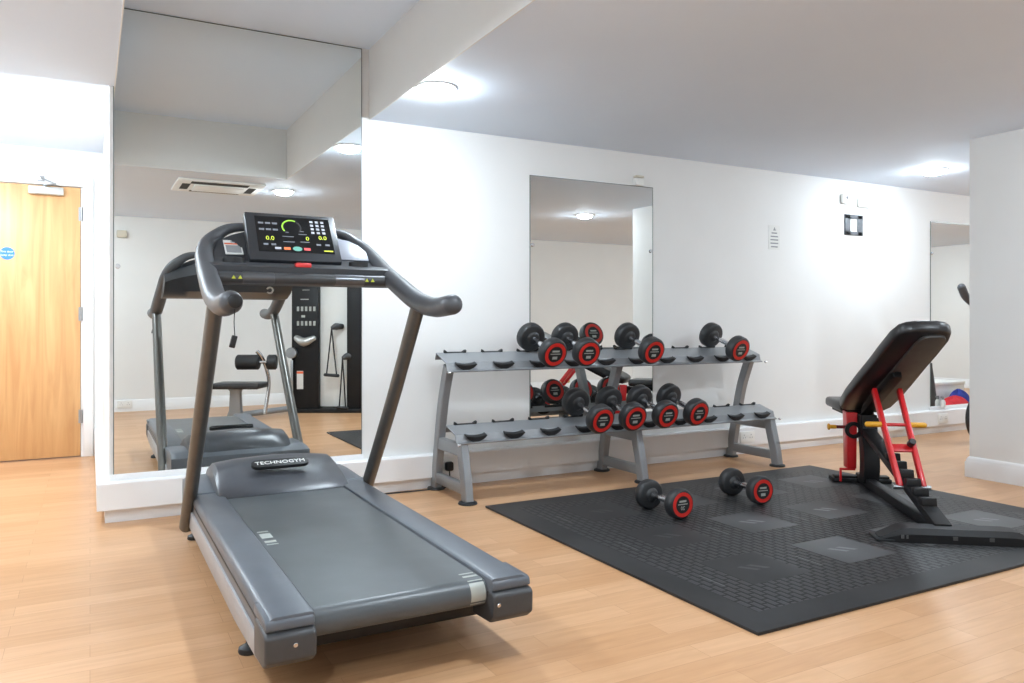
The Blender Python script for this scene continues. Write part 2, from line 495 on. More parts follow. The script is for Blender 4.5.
# ------------------------------------------------------------------ mirrors
def wall_mirror(x0, x1, z0, z1, label, clips, frame_edge=False):
    t = thing('wall_mirror', ((x0 + x1) / 2, W, z0), label, 'mirror', 'frameless mirrors on the back wall')
    g = G(); g.box(x0, x1, W - .0055, W, z0, z1); part('mirror_glass', g, M['mirror'], t)
    g = G(); e = .004
    g.box(x0 - e, x0, W - .006, W, z0, z1); g.box(x1, x1 + e, W - .006, W, z0, z1)
    g.box(x0 - e, x1 + e, W - .006, W, z1, z1 + e)
    part('mirror_edge', g, M['mirror_edge'], t, 'dark ground edge of the glass')
    if z0 < .3:
        g = G(); g.box(x0 - .02, x1 + .01, W - .012, W, .204, z0 + .002, .003); part('bottom_channel', g, M['gloss'], t, 'white channel under the glass')
    for cx, cz in clips:
        g = G(); g.cyl((cx, W - .0055, cz), (cx, W - .014, cz), .012, 16, .002); part('mirror_clip', g, M['chrome'], t)
    return t
wall_mirror(.106, 1.381, .234, 2.578, 'floor to ceiling mirror on the wall behind the treadmill', [(.122, 1.28), (1.365, 1.3)])
wall_mirror(2.508, 3.503, .33, 1.948, 'square topped mirror on the wall behind the dumbbell rack', [(3.487, 1.5), (2.524, 1.5)])
wall_mirror(6.662, 7.95, .236, 1.905, 'narrow visible strip of mirror on the wall beside the right pillar', [(6.68, 1.62)])

# ------------------------------------------------------------------ ceiling lights
lamps = [(1.53, 3.63, H, 'round ceiling downlight above the gap between treadmill and dumbbell rack', 1),
         (5.76, 3.77, H, 'round ceiling downlight beside the pillar at the far right', .8),
         (1.53, 1.62, H, 'round ceiling downlight reflected in the big mirror next to the ceiling vent unit', 1),
         (4.79, 1.60, H, 'round ceiling downlight reflected in the mirror behind the dumbbell rack', 1),
         (3.30, 0.75, H, 'unseen ceiling downlight added as fill in front of the dumbbell rack, above the frame', 1),  # unseen lamp, added for ambient fill
         (-.72, 2.60, H, 'unseen fill downlight added left of the treadmill, outside the frame', 1),  # added fill lamp, never in view
         (-.72, 5.35, HC, 'round ceiling downlight in the corridor before the oak door', 2.1),
         (-.5, 0.1, H, 'unseen fill downlight added at the left behind the photographer', 1),  # unseen fill lamp added behind the camera
         (7.8, 1.6, H, 'unseen ceiling downlight added for light behind the pillar', 1.2),  # added lamp, unseen, lights the hidden part of the room
         (10.2, 1.5, H, 'unseen ceiling downlight added to brighten the wall at the far hidden end of the room', 1.2),  # added to brighten what the right mirror strip reflects
         (8.6, 3.3, H, 'unseen ceiling downlight added for light near the hidden end of the room', 1.2)]  # unseen lamp added to light the hidden end
proto = None
def glow(k):
    key = 'downlight_glow_%d' % round(k * 100)
    if key not in M: M[key] = emit(key, (230, 244, 255), GLOW * k)
    return M[key]
GLOW = 300.0
for x, y, z, lab, k in lamps:
    t = thing('downlight', (x, y, z), lab, 'ceiling light', 'round ceiling downlights')
    g = G(); g.annulus(.080, .1, -.008, 0, T(x, y, z)); part('bezel', g, M['plastic_white'], t)
    g = G(); g.lathe([(.080, -.006), (.079, -.012), (.074, -.022), (.062, -.031), (.042, -.037), (.02, -.0395), (.0, -.040)], T(x, y, z), 36)
    part('diffuser', g, glow(k), t, 'glowing white domed diffuser')

# ------------------------------------------------------------------ treadmill
XC = .785
t = thing('treadmill', (XC, 3.05, 0), 'large grey treadmill with lit console facing away from the tall mirror', 'treadmill')
TM = t
XB = .776
def mxu(x): return 2 * XC - x           # mirror about the mast centre
def mx(x): return 2 * XB - x            # mirror about the base centre
xl0, xl1 = .394, .517
# side rails (top covers)
for s in (0, 1):
    prof = [(xl0, .165), (xl0, .225), (xl0 + .006, .238), (xl0 + .02, .245), (xl1 - .012, .246), (xl1, .243), (xl1, .165)]
    if s: prof = [(mx(p[0]), p[1]) for p in prof][::-1]
    g = G(); g.prism(prof, 'y', 2.04, 3.66, .004)
    r = part('side_rail', g, M['tm_grey'], t, 'slate grey foot rail beside the belt')
    g = G(); gx = xl0 - .0012 if not s else mx(xl0) + .0012
    g.box(gx - .001, gx + .001, 2.16, 3.66, .2, .205)
    part('rail_groove', g, M['black'], r)
    g = G(); a, b = (xl0 - .006, xl0 + .012) if not s else (mx(xl0) - .012, mx(xl0) + .006)
    g.prism([(2.10, .112), (2.16, .104), (2.5, .088), (3.80, .085), (3.86, .10), (3.86, .15), (3.7, .168), (2.10, .168)], 'x', a, b, .002)
    part('side_panel', g, M['tm_skirt'], t, 'light grey aluminium side panel')
    # rear end cap
    a, b = (xl0 - .008, xl1 + .002) if not s else (mx(xl1) - .002, mx(xl0) + .008)
    g = G(); g.prism([(2.035, .125), (2.05, .113), (2.17, .105), (2.17, .208), (2.035, .208), (2.018, .2), (2.02, .135)], 'x', a, b, .009, seg=3)
    c = part('end_cap', g, M['tm_cap'], t, 'dark grey rounded rear end cap')
    g = G(); g.prism([(2.03, .212), (2.19, .212), (2.19, .24), (2.05, .24), (2.034, .235)], 'x', a + .003, b - .003, .006)
    part('cap_lid', g, M['tm_grey'], c)
    g = G(); xs = xl1 - .055 if not s else mx(xl1) + .012
    g.cyl((xs, 2.028, .175), (xs, 2.012, .175), .006, 12, .001); part('screw', g, M['chrome'], c)
# belt
g = G()
pts = [(3.62, .236), (2.10, .236)]
for k in range(1, 12):
    a = R(90 + 180 * k / 12); pts.append((2.10 + .04 * math.cos(a), .196 + .04 * math.sin(a)))
pts += [(2.10, .156), (3.62, .156)]
g.prism(pts, 'x', xl1 + .004, mx(xl1) - .004)
belt = part('running_belt', g, M['belt'], t, 'grey rubber running belt')
for y0, y1 in ((2.935, 2.922), (2.90, 2.835), (2.80, 2.775), (2.755, 2.745)):
    g = G(); g.box(.533, .572, y1, y0, .2362, .2366)
    part('belt_stripe', g, M['cap_text'], belt, 'pale stripe printed on the belt at the left')
xa, xb = mx(xl1) - .055, mx(xl1) - .008
def rollpt(a, rr): return (2.10 + rr * math.cos(R(a)), .196 + rr * math.sin(R(a)))
for a0, a1 in ((105, 112), (122, 205), (215, 222)):
    st = [rollpt(a, .0404) for a in range(a0, a1 + 1, 7)] if a1 - a0 > 10 else [rollpt(a0, .0404), rollpt(a1, .0404)]
    en = [rollpt(a, .0400) for a in range(a1, a0 - 1, -7)] if a1 - a0 > 10 else [rollpt(a1, .04), rollpt(a0, .04)]
    g = G(); g.prism(st + en, 'x', xa, xb)
    part('belt_stripe', g, M['cap_text'], belt, 'pale stripe wrapping the rear roller at the right')
for y0, y1 in ((2.115, 2.128), (2.145, 2.153)):
    g = G(); g.box(xa, xb, y0, y1, .2362, .2366); part('belt_stripe', g, M['cap_text'], belt)
# roller ends and chassis
g = G()
g.box(xl0 + .03, mx(xl0) - .03, 2.22, 3.95, .075, .150, .004)
part('chassis', g, M['black'], t)
g = G(); g.cyl((xl1 - .002, 2.10, .196), (mx(xl1) + .002, 2.10, .196), .036, 24); part('rear_roller', g, M['steel'], t)
for x in (xl0 + .03, mx(xl0) - .03):
    for y in (2.46, 3.86):
        g = G(); g.lathe([(.03, 0), (.032, .006), (.03, .016), (.014, .024), (.009, .03), (.009, .08)], T(x, y, 0), 20)
        part('levelling_foot', g, M['rubber'], t)
# motor hood
def hood_ring(x, h, y0, y1, n=9):
    zb = .10
    p = [(x, y0 + .0, zb), (x, y0, .238), (x, y0 + .012, .25)]
    for k in range(1, n):
        f = k / n
        yy = y0 + .012 + (y1 - y0 - .03) * f
        zz = .25 + (h - .25) * math.sin(min(1.0, f * 1.55) * PI / 2) if f < .65 else .25 + (h - .25) * (1 - ((f - .65) / .35) ** 2 * .75)
        p.append((x, yy, zz))
    p += [(x, y1 - .008, .24 if h < .3 else .25), (x, y1, .2), (x, y1, zb)]
    return p
g = G()
rs = []
for x, h in ((.394, .243), (.40, .258), (.43, .268), (.5, .275), (XB, .28), (mx(.5), .275), (mx(.43), .268), (mx(.40), .258), (mx(.394), .243)):
    rs.append(hood_ring(x, h, 3.64, 4.09))
g.rings(rs)
hood0 = part('hood_base', g, M['tm_grey'], t, 'slate grey shoulder of the motor housing')
g = G(); rs = []
for x, h, a in ((.486, .262, .03), (.492, .318, .012), (.51, .34, .004), (.6, .352, 0), (XB, .36, 0), (mx(.6), .352, 0), (mx(.51), .34, .004), (mx(.492), .318, .012), (mx(.486), .262, .03)):
    rs.append(hood_ring(x, h, 3.545 + a, 4.06 - a))
g.rings(rs)
M['tm_hood'] = mat('hood_grey_plastic', (74, 76, 81), .32, var=.05)
hood = part('motor_hood', g, M['tm_hood'], t, 'domed dark grey motor hood')
# hood badge: plate lying on the slope near its top
bm_ = frame((XC - .012, 3.678, .3505), (1, 0, 0), (0, .93, .37))
g = G()
def stadium(w, h, n=10):
    o = []
    for k in range(n + 1):
        a = -PI / 2 + PI * k / n; o.append((w / 2 - h / 2 + h / 2 * math.cos(a), h / 2 * math.sin(a)))
    for k in range(n + 1):
        a = PI / 2 + PI * k / n; o.append((-w / 2 + h / 2 + h / 2 * math.cos(a), h / 2 * math.sin(a)))
    return o
g.prism(stadium(.26, .062), 'z', -.012, .004, .0015, bm_)
bd = part('badge', g, M['black'], hood, 'black oval maker badge')
g = G(); g.prism(stadium(.212, .03), 'z', .0035, .0046, 0, bm_); part('badge_plate', g, M['plastic_white'], bd) if False else g.bm.free()
g = text_g('TECHNOGYM', .036, bm_ @ T(0, 0, .0046), .0006)
part('badge_lettering', g, M['plastic_white'], hood, 'white maker name lettering')
# uprights
for s in (0, 1):
    f = (lambda x: x) if not s else mxu
    g = G(); g.tube([(f(.380), 3.785, .08), (f(.383), 3.64, .25), (f(.389), 3.30, .65), (f(.396), 2.975, 1.06)], .029, 18, 4, (False, False), 1.12)
    part('upright', g, M['tm_tube'], t, 'bronze grey tubular mast leaning back')
    g = G()
    path = [(.397, 2.63, 1.064), (.397, 2.80, 1.057), (.397, 2.98, 1.086), (.402, 3.15, 1.145), (.409, 3.33, 1.215), (.416, 3.45, 1.274), (.438, 3.535, 1.330), (.478, 3.575, 1.372), (.535, 3.585, 1.408), (.63, 3.58, 1.422)]
    g.tube([(f(p[0]), p[1], p[2]) for p in path], [.038, .038, .040, .040, .038, .036, .033, .028, .022, .016], 20, 6, (True, True))
    hr = part('handrail', g, M['tm_grip'], t, 'sweeping soft grip handrail')
    if not s:
        g = G(); g.lathe([(.0, 0), (.024, 0), (.022, .005), (.012, .008), (.0, .009)], frame((.405, 2.594, 1.066), (1, 0, .0), (0, 0, 1)), 20)
        part('key_socket', g, M['black'], hr)
# safety key
g = G(); g.tube([(.405, 2.60, 1.04), (.403, 2.602, 1.0), (.405, 2.60, .955)], .0015, 6, 3)
part('safety_cord', g, M['black'], t)
g = G(); g.box(-.009, .009, -.006, .006, -.04, 0, .003, T(.405, 2.6, .957) @ Matrix.Rotation(R(14), 4, 'Y')); part('safety_clip', g, M['black'], t)
# console pod
def pod_ring(tt):
    x = XC + .385 * tt
    a = abs(tt)
    zt = 1.415 - .12 * a ** 2.6
    yb = 3.60 - .05 * a ** 2
    return [(x, 3.30, 1.150), (x, 3.262, 1.17), (x, 3.262, 1.225), (x, 3.285, 1.238), (x, 3.40, 1.252), (x, 3.44 + .0, 1.275), (x, yb - .05, zt - .02), (x, yb - .02, zt), (x, yb + .03, zt - .03),
            (x, yb + .05, (zt + 1.15) / 2 + .02), (x, yb - .02, 1.19), (x, 3.42, 1.155)]
g = G(); g.rings([pod_ring(-1 + 2 * k / 16) for k in range(17)])
pod = part('console_pod', g, M['tm_dark'], t, 'dark wraparound console housing')
# hand sensor bar
g = G(); g.tube([(.42, 3.262, 1.178), (mxu(.42), 3.262, 1.178)], .0235, 18)
bar = part('hand_sensor_bar', g, M['tm_cap'], t, 'horizontal grey hand bar')
for x0, x1 in ((.535, .66), (mxu(.66), mxu(.535))):
    g = G(); g.cyl((x0, 3.262, 1.178), (x1, 3.262, 1.178), .0242, 20, .001); part('pulse_sensor', g, M['sensor'], bar, 'grey metal pulse sensor sleeve')
M['lime'] = mat('lime_print', (206, 214, 70), .5)
for x in (.50, .525, mxu(.5), mxu(.525)):
    g = G(); g.prism([(x - .008, 1.172), (x + .008, 1.172), (x, 1.186)], 'y', 3.2372, 3.2392)
    part('warning_mark', g, M['lime'], bar, 'small lime warning triangle')
g = G(); g.box(XC - .036, XC + .03, 3.262, 3.30, 1.226, 1.246, .006); part('stop_button', g, M['btn_red'], pod, 'red emergency stop button')
# sticker on the left wing of the pod (wing surface runs from (3.44,1.275) to (3.56,~1.4))
def wing(x):
    tt = (x - XC) / .385; a = abs(tt); zt = 1.415 - .12 * a ** 2.6; yb = 3.60 - .05 * a ** 2
    return Vector((x, 3.44, 1.275)), Vector((x, yb - .05, zt - .02))
p0, p1 = wing(.50); q0, q1 = wing(.572)
stm = frame(p0 + (p1 - p0) * .08, q0 - p0, p1 - p0); 
g = G(); g.box(0, .072, 0, .105, .004, .008, 0, stm); stk = part('caution_sticker', g, M['paper'], pod, 'white caution sticker with orange band')
g = G(); g.box(.002, .07, .072, .082, .007, .0086, 0, stm); part('sticker_band', g, M['orange'], stk)
g = G(); g.box(.03, .07, .087, .103, .007, .0086, 0, stm); g.box(.006, .066, .01, .066, .007, .0082, 0, stm); part('sticker_print', g, M['print'], stk)
# right tray and cup holder
p0, p1 = wing(.99); q0, q1 = wing(1.115)
trm = frame(p0, q0 - p0, p1 - p0)
g = G(); g.prism([(0, .0), (.128, .0), (.128, .06), (.10, .105), (.06, .135), (0, .15)], 'z', .0, .006, .002, trm); part('wing_panel', g, M['lav'], pod, 'pale grey panel right of the display')
for x in (1.04, mxu(1.055)):
    g = G(); g.annulus(.034, .042, 1.235, 1.262, T(x, 3.345, 0), 28); g.cyl((x, 3.345, 1.234), (x, 3.345, 1.246), .035, 24); part('cup_holder', g, M['black'], pod)
# emblem on the back
g = G(); g.annulus(.014, .024, 0, .004, frame((1.02, 3.60, 1.205), (-1, 0, 0), (0, .3, .95)), 24, 0.4, 5.6)
part('emblem', g, M['alu'], pod, 'silver round emblem on the back of the console')
# display
D0 = Vector((.585, 3.37, 1.262)); DU = Vector((0, .15, .217)); dw = .392; dh = DU.length
dm = frame(D0, (1, 0, 0), DU)          # x right, y up the screen, z towards the user? 
if dm.to_3x3().col[2].y > 0: pass
g = G(); g.box(0, dw, 0, dh, -.045, 0, .006, dm)
disp = part('console', g, M['tm_dark'], t, 'tilted display console with dark bezel')
sx0, sx1, sy0, sy1 = .105 * dw, .93 * dw, .17 * dh, .92 * dh
sw, sh_ = sx1 - sx0, sy1 - sy0
g = G(); g.box(sx0, sx1, sy0, sy1, -.002, .0012, 0, dm); part('screen', g, M['screen'], disp, 'black glass screen')
def S(u, v): return (sx0 + u * sw, sy1 - v * sh_)
g = G(); cx, cy = S(.47, .29)
g.annulus(.036, .043, .0013, .0019, dm @ T(cx, cy, 0), 30, R(60), R(215)); part('gauge_arc', g, M['s_green'], disp, 'glowing green gauge arc')
g = G(); g.annulus(.036, .043, .0013, .0017, dm @ T(cx, cy, 0), 20, R(-40), R(55)); part('gauge_track', g, M['s_grey'] if False else M['tm_dark'], disp)
def dtext(s, u, v, size): 
    x, y = S(u, v); return text_g(s, size, dm @ T(x, y, .0016), .0003)
def join(*gs):
    a = gs[0]
    for b in gs[1:]:
        me = bpy.data.meshes.new('j'); b.bm.to_mesh(me); b.bm.free(); a.bm.from_mesh(me); bpy.data.meshes.remove(me)
    return a
for q in (('0.0', .165, .63, .03), ('0.0', .87, .56, .03), ('0', .66, .60, .03)): part('digits', dtext(*q), M['s_lime'], disp, 'lime readout digits')
for v in (.2, .38):
    for u in (.07, .16, .25): x, y = S(u, v); g = G(); g.box(x - .011, x + .011, y - .005, y + .005, .0013, .0018, 0, dm); part('soft_button', g, M['s_grey'], disp)
for u in (.1, .2, .80, .92):
    x, y = S(u, .80 if u < .5 else .76); g = G(); g.box(x - .01, x + .01, y - .005, y + .005, .0013, .0018, 0, dm); part('adjust_key', g, M['s_grey'], disp)
g = G()
for i in range(3):
    for j in range(4): x, y = S(.75 + .075 * i, .1 + .105 * j); g.box(x - .007, x + .007, y - .006, y + .006, .0013, .0018, 0, dm)
part('keypad', g, M['s_white'], disp)
for u0, u1, v in ((.33, .48, .56), (.33, .48, .71), (.55, .66, .48), (.56, .68, .7), (.38, .42, .44), (.58, .63, .4)):
    x0, y = S(u0, v); x1, y = S(u1, v); g = G(); g.box(x0, x1, y - .002, y + .002, .0013, .0018, 0, dm); part('screen_caption', g, M['s_grey'], disp)
x, y = S(.25, .9); g = G(); g.box(x - .013, x + .013, y - .006, y + .006, .0013, .0018, 0, dm)
part('info_key', g, M['s_white'], disp)
for nm, u, w, mm in (('start_key', .37, .014, 's_orange'), ('pause_key', .635, .014, 's_red')):
    x, y = S(u, .9); g = G(); g.box(x - w, x + w, y - .007, y + .007, .0013, .0018, 0, dm); part(nm, g, M[mm], disp)
x, y = S(.505, .9); g = G(); g.prism([(x + .02 * math.cos(a), y + .013 * math.sin(a)) for a in [2 * PI * k / 20 for k in range(20)]], 'z', .0013, .0019, 0, dm); part('centre_key', g, M['s_teal'], disp)
x, y = S(.92, .93); g = G(); g.box(x - .02, x + .02, y - .003, y + .003, .0013, .0018, 0, dm); part('scroll_key', g, M['s_lime'], disp)

# ------------------------------------------------------------------ dumbbell rack
t = thing('dumbbell_rack', (3.03, 4.08, 0), 'two tier silver grey dumbbell rack with black saddles along the back wall', 'dumbbell rack')
RX0, RX1 = 1.775, 4.215
SL = [1.895 + .2445 * k for k in range(10)]
tiers = [((3.995, .728), (4.215, .806)), ((3.865, .338), (4.07, .400))]
AX = []
for (y0, z0), (y1, z1) in tiers:
    d = Vector((0, y1 - y0, z1 - z0)); Ld = d.length; d.normalize()
    fm = frame((0, y0, z0), (1, 0, 0), d)       # x along rack, y up the slope, z normal
    AX.append((fm, Ld))
    g = G()
    # shelf channel: sloping plate, front flange that turns down, small raised back lip
    pr = [(.082, .014), (Ld + .003, .014), (Ld + .003, -.028), (Ld - .002, -.028), (Ld - .002, .009), (.084, .009), (.064, -.026), (.040, -.029), (.037, -.022), (.060, -.020)]
    g.prism(pr, 'x', RX0, RX1, 0, fm)
    sh = part('shelf', g, M['rack'], t, 'sloping silver grey shelf channel')
    for x in SL:
        g = G()
        up_ = [(x - .062 + .124 * k / 10, .016 - .008 * math.cos((k / 10 - .5) * PI)) for k in range(11)]
        lo_ = [(x + .066 - .132 * k / 12, .012 - .036 * math.sin(k / 12 * PI) ** .7) for k in range(13)]
        g.prism([(p[0], p[1]) for p in up_ + lo_], 'y', .052, .088, .002, fm)
        g.box(x - .012, x + .012, .08, Ld, -.002, .0088, 0, fm)
        g.prism([(x - .07, .0), (x + .07, .0), (x + .07, .030), (x + .058, .026), (x + .046, .016), (x - .046, .016), (x - .058, .026), (x - .07, .030)], 'y', Ld - .006, Ld + .012, .001, fm)
        part('saddle', g, M['rubber'], t, None)
    for x in (RX0 - .002, RX1 + .002):
        g = G(); g.cyl((x - .006, y0 + .02, z0 - .012), (x + .006, y0 + .02, z0 - .012), .008, 12, .001)
        part('bolt', g, M['chrome'], t)
for x in (1.825, 3.03, 4.195):
    g = G()
    pts = [(4.33, .012), (4.285, .25), (4.225, .52), (4.14, .745)]
    rs = []
    P = catmull([(0, p[0], p[1]) for p in pts], 4)
    for i, p in enumerate(P):
        q = P[min(i + 1, len(P) - 1)] - P[max(i - 1, 0)]; q.normalize(); nn = Vector((0, q.z, -q.y))
        rs.append([p + nn * sy * .032 + Vector((x + sx * .024, 0, 0)) for sx, sy in ((-1, -.8), (-.8, -1), (.8, -1), (1, -.8), (1, .8), (.8, 1), (-.8, 1), (-1, .8))])
    g.rings(rs)
    up = part('rear_upright', g, M['rack'], t)
    g = G(); rs = []
    P = catmull([(0, 3.885, .012), (0, 3.905, .12), (0, 3.935, .23), (0, 3.965, .345)], 4)
    for i, p in enumerate(P):
        q = P[min(i + 1, len(P) - 1)] - P[max(i - 1, 0)]; q.normalize(); nn = Vector((0, q.z, -q.y))
        rs.append([p + nn * sy * .034 + Vector((x + sx * .024, 0, 0)) for sx, sy in ((-1, -.8), (-.8, -1), (.8, -1), (1, -.8), (1, .8), (.8, 1), (-.8, 1), (-1, .8))])
    g.rings(rs)
    part('front_leg', g, M['rack'], t)
    for ya, yb, zz, hh in ((4.29, 3.955, .285, .07), (4.31, 3.905, .075, .06)):
        g = G(); g.bar((x, ya, zz), (x, yb, zz), .04, hh, .005); part('cross_brace', g, M['rack'], t)
    for y in (4.33, 3.885):
        g = G(); g.lathe([(.052, 0), (.054, .004), (.05, .012), (.03, .014)], T(x, y, 0), 24); part('foot_pad', g, M['rubber'], t, 'round black rubber foot')

# ------------------------------------------------------------------ dumbbells
def make_dumbbell(label, r, L, th, group, number=None, loc=(0, 0, 0)):
    # axis along local Y, front face at -Y; origin at the base of the heads
    t = thing('dumbbell', loc, label, 'dumbbell', group, local=True)
    for s in (-1, 1):
        m4 = frame((0, s * (L / 2 - th), r), (1, 0, 0), (0, 0, s))     # z axis -> along s*(-Y)?
        ax = Vector((0, s, 0)); q = ax.to_track_quat('Z', 'X').to_matrix().to_4x4(); 
        # z along the axis outwards, keep x,y in the face plane with y = world up
        q = Matrix((Vector((-s * -1.0 if s < 0 else -1.0, 0, 0)), Vector((0, 0, 1)), ax)).transposed().to_4x4()
        q.translation = (0, s * (L / 2 - th), r)
        g = G(); b = .014
        g.lathe([(r * .30, -.012), (r * .42, -.006), (r * .5, 0), (r * .88, .002), (r - .004, .006), (r, .014), (r, th - b), (r - .003, th - b * .5), (r - .009, th - .002), (r - .014, th), (0.001, th)], q, 40)
        hd = part('head', g, M['urethane'], t, 'round black urethane head')
        ro, ri = r * .80, r * .56
        g = G(); g.annulus(ri, ro, th - .002, th + .0016, q, 40); part('accent_ring', g, M['red'], hd, 'red ring on the end face')
        g = G(); g.cyl((0, 0, th - .002), (0, 0, th + .0006), ri, 36); bmesh.ops.transform(g.bm, matrix=q, verts=g.bm.verts)
        part('end_disc', g, M['cap'], hd)
        if number and s < 0:
            g = text_g(number, ri * .62, q @ T(0, -ri * .42, th + .001), .0004)
        else:
            g = G(); g.box(-ri * .34, ri * .34, -ri * .62, -ri * .28, th + .0006, th + .0012, 0, q)
        g.box(-ri * .5, ri * .5, ri * .28, ri * .5, th + .0006, th + .0012, 0, q)
        g.box(-ri * .7, ri * .7, ri * .0, ri * .1, th + .0006, th + .0012, 0, q)
        part('disc_lettering', g, M['cap_text'], hd)
    g = G(); hl = L / 2 - th
    prof = [(.017, -hl - .005), (.017, -hl + .02), (.014, -hl + .03), (.0155, -hl * .45), (.0172, 0), (.0155, hl * .45), (.014, hl - .03), (.017, hl - .02), (.017, hl + .005)]
    g.lathe(prof, Matrix.Translation((0, 0, r)) @ Matrix.Rotation(R(90), 4, 'X'), 20)
    part('handle', g, M['chrome'], t, 'chrome handle')
    return t
ord_up = {2: 'leftmost dumbbell on the upper tier, on the left edge of the mirror', 3: 'second dumbbell from left on the upper tier, beside the leftmost one',
          5: 'third dumbbell from left on the upper tier, before the mirror', 8: 'rightmost dumbbell on the upper tier, standing alone near the rack end'}
ord_lo = {3: 'leftmost dumbbell on the lower tier of the rack', 4: 'second dumbbell from left on the lower tier of the rack',
          5: 'third dumbbell from left on the lower tier of the rack', 6: 'rightmost dumbbell on the lower tier, next to the empty saddles'}
first = None
RR, LL, TH = .088, .33, .066
for ti, (slots, labs, grp) in enumerate((((2, 3, 5, 8), ord_up, 'dumbbells on the upper tier of the rack'), ((3, 4, 5, 6), ord_lo, 'dumbbells on the lower tier of the rack'))):
    fm, Ld = AX[ti]
    for s in slots:
        lab = 'black and red ' + labs[s]
        if first is None: first = make_dumbbell(lab, RR, LL, TH, grp); o = first
        else: o = copy_tree(first)
        o['label'] = lab; o['group'] = grp
        p = fm @ Vector((SL[s] + .008, Ld / 2 - .018, .022 if ti == 0 else .022))
        o.location = p; o.rotation_euler = (math.atan2((fm.to_3x3().col[1]).z, (fm.to_3x3().col[1]).y), 0, R((1.5, -1, .8, 2)[slots.index(s)]))
a = make_dumbbell('black dumbbell with red ring marked 20 lying on the mat, nearer the treadmill', .077, .305, .06, 'dumbbells on the mat', '20', (2.60, 3.165, .0125))
a.rotation_euler = (0, 0, R(-1))
b = make_dumbbell('black dumbbell with red ring lying on the mat, nearer the bench', .077, .30, .06, 'dumbbells on the mat', None, (3.207, 3.20, .0125))
b.rotation_euler = (0, 0, R(-7))

# ------------------------------------------------------------------ rubber mat
g = G(); g.box(1.87, 4.37, 1.81, 3.76, 0.0, .012, .003)
o = single('rubber_mat', g, M['mat'], 'large black embossed rubber floor mat under the bench and loose dumbbells', 'gym mat', loc=(3.12, 2.785, 0.0))

# ------------------------------------------------------------------ adjustable bench (local x = away from the near foot)
bt = thing('weight_bench', (3.40, 2.17, .012), 'black incline weight bench with red support frame and yellow grips', 'weight bench', rotz=math.atan2(.797, .604), local=True)
def B(s, v, z): return (s, -v, z)
# near foot beam
g = G()
rs = []
for v, hw, z1 in ((-.292, .03, .014), (-.285, .058, .018), (-.20, .064, .058), (-.16, .066, .062), (.25, .066, .062), (.29, .064, .058), (.36, .058, .018), (.368, .03, .014)):
    rs.append([(-hw, -v, 0), (hw, -v, 0), (hw * .96, -v, z1 * .6), (hw * .7, -v, z1), (-hw * .7, -v, z1), (-hw * .96, -v, z1 * .6)])
g.rings(rs)
nf = part('rear_foot', g, M['bench_black'], bt, 'wide black foot beam nearest the camera', sharp=20)
for v in (-.27, .35):
    g = G(); g.box(-.062, .062, -v - .04, -v + .04, 0, .012, .004); part('foot_pad', g, M['rubber'], nf)
g = G()
for v, w in ((-.2, .012), (-.18, .008), (.02, .02), (.17, .02)): g.box(-.0660, -.0625, -v - w / 2, -v + w / 2, .018, .034)
part('scuff_decal', g, M['board'], nf)
# base rail and far foot
g = G(); g.bar(B(1.33, 0, .032), B(.03, 0, .032), .055, .05, .006); part('base_rail', g, M['bench_black'], bt)
g = G(); g.box(1.27, 1.40, -.17, .17, 0, .025, .006); g.box(1.285, 1.345, -.16, .16, .02, .04, .004); part('front_foot', g, M['bench_black'], bt)
# curved black post
g = G(); rs = []
for p, w in zip(catmull([(1.16, 0, .03), (1.14, 0, .12), (1.15, 0, .22), (1.18, 0, .32), (1.2, 0, .43)], 4), [0] * 99):
    rs.append([(p.x - .045, -.048, p.z), (p.x + .05, -.048, p.z), (p.x + .05, .04, p.z), (p.x - .045, .04, p.z)])
g.rings(rs); part('post', g, M['bench_black'], bt, 'curved black front post')
g = G(); g.prism([(.055, .10), (.105, .10), (.108, .30), (.115, .44), (.05, .44), (.053, .28)], 'x', 1.20, 1.225, .004)
g.prism([(1.20, .10), (1.29, .10), (1.30, .30), (1.31, .44), (1.20, .44)], 'y', .098, .108, .002)
part('side_plate', g, M['bench_red'], bt, 'red side plate of the front post')
g = G(); g.bar((1.21, .15, .095), (1.21, .06, .095), .012, .014, .002); g.bar((1.21, .145, .02), (1.21, .145, .10), .012, .016, .002); part('foot_bracket', g, M['bench_red'], bt, 'small red bracket at the foot of the post')
g = G(); g.annulus(.028, .05, -.008, .008, frame((1.19, .075, .335), (0, 1, 0), (0, 0, 1)), 28); part('pivot_ring', g, M['bench_black'], bt, 'black pivot ring')
# ladder
l0, l1 = Vector(B(1.22, 0, .35)), Vector(B(.02, 0, .05))
g = G(); g.bar(l0, l1, .075, .04, .005)
lad = part('ladder_beam', g, M['bench_black'], bt, 'sloping black ladder beam')
for k in range(6):
    f = .42 + .085 * k
    p = l0.lerp(l1, f)
    g = G(); g.prism([(p.x - .026, p.z + .015), (p.x + .02, p.z + .015), (p.x + .028, p.z + .05), (p.x - .018, p.z + .054)], 'y', -.034, .034, .004); part('ladder_step', g, M['bench_black'], lad)
# seat
g = G(); g.box(1.32, 1.72, -.122, .118, .428, .49, .022, seg=3); part('seat', g, M['vinyl'], bt, 'black vinyl seat pad')
g = G(); g.bar(B(1.22, 0, .40), B(1.66, 0, .405), .06, .03, .004); g.box(1.36, 1.64, -.09, .09, .412, .43); part('seat_support', g, M['bench_black'], bt)
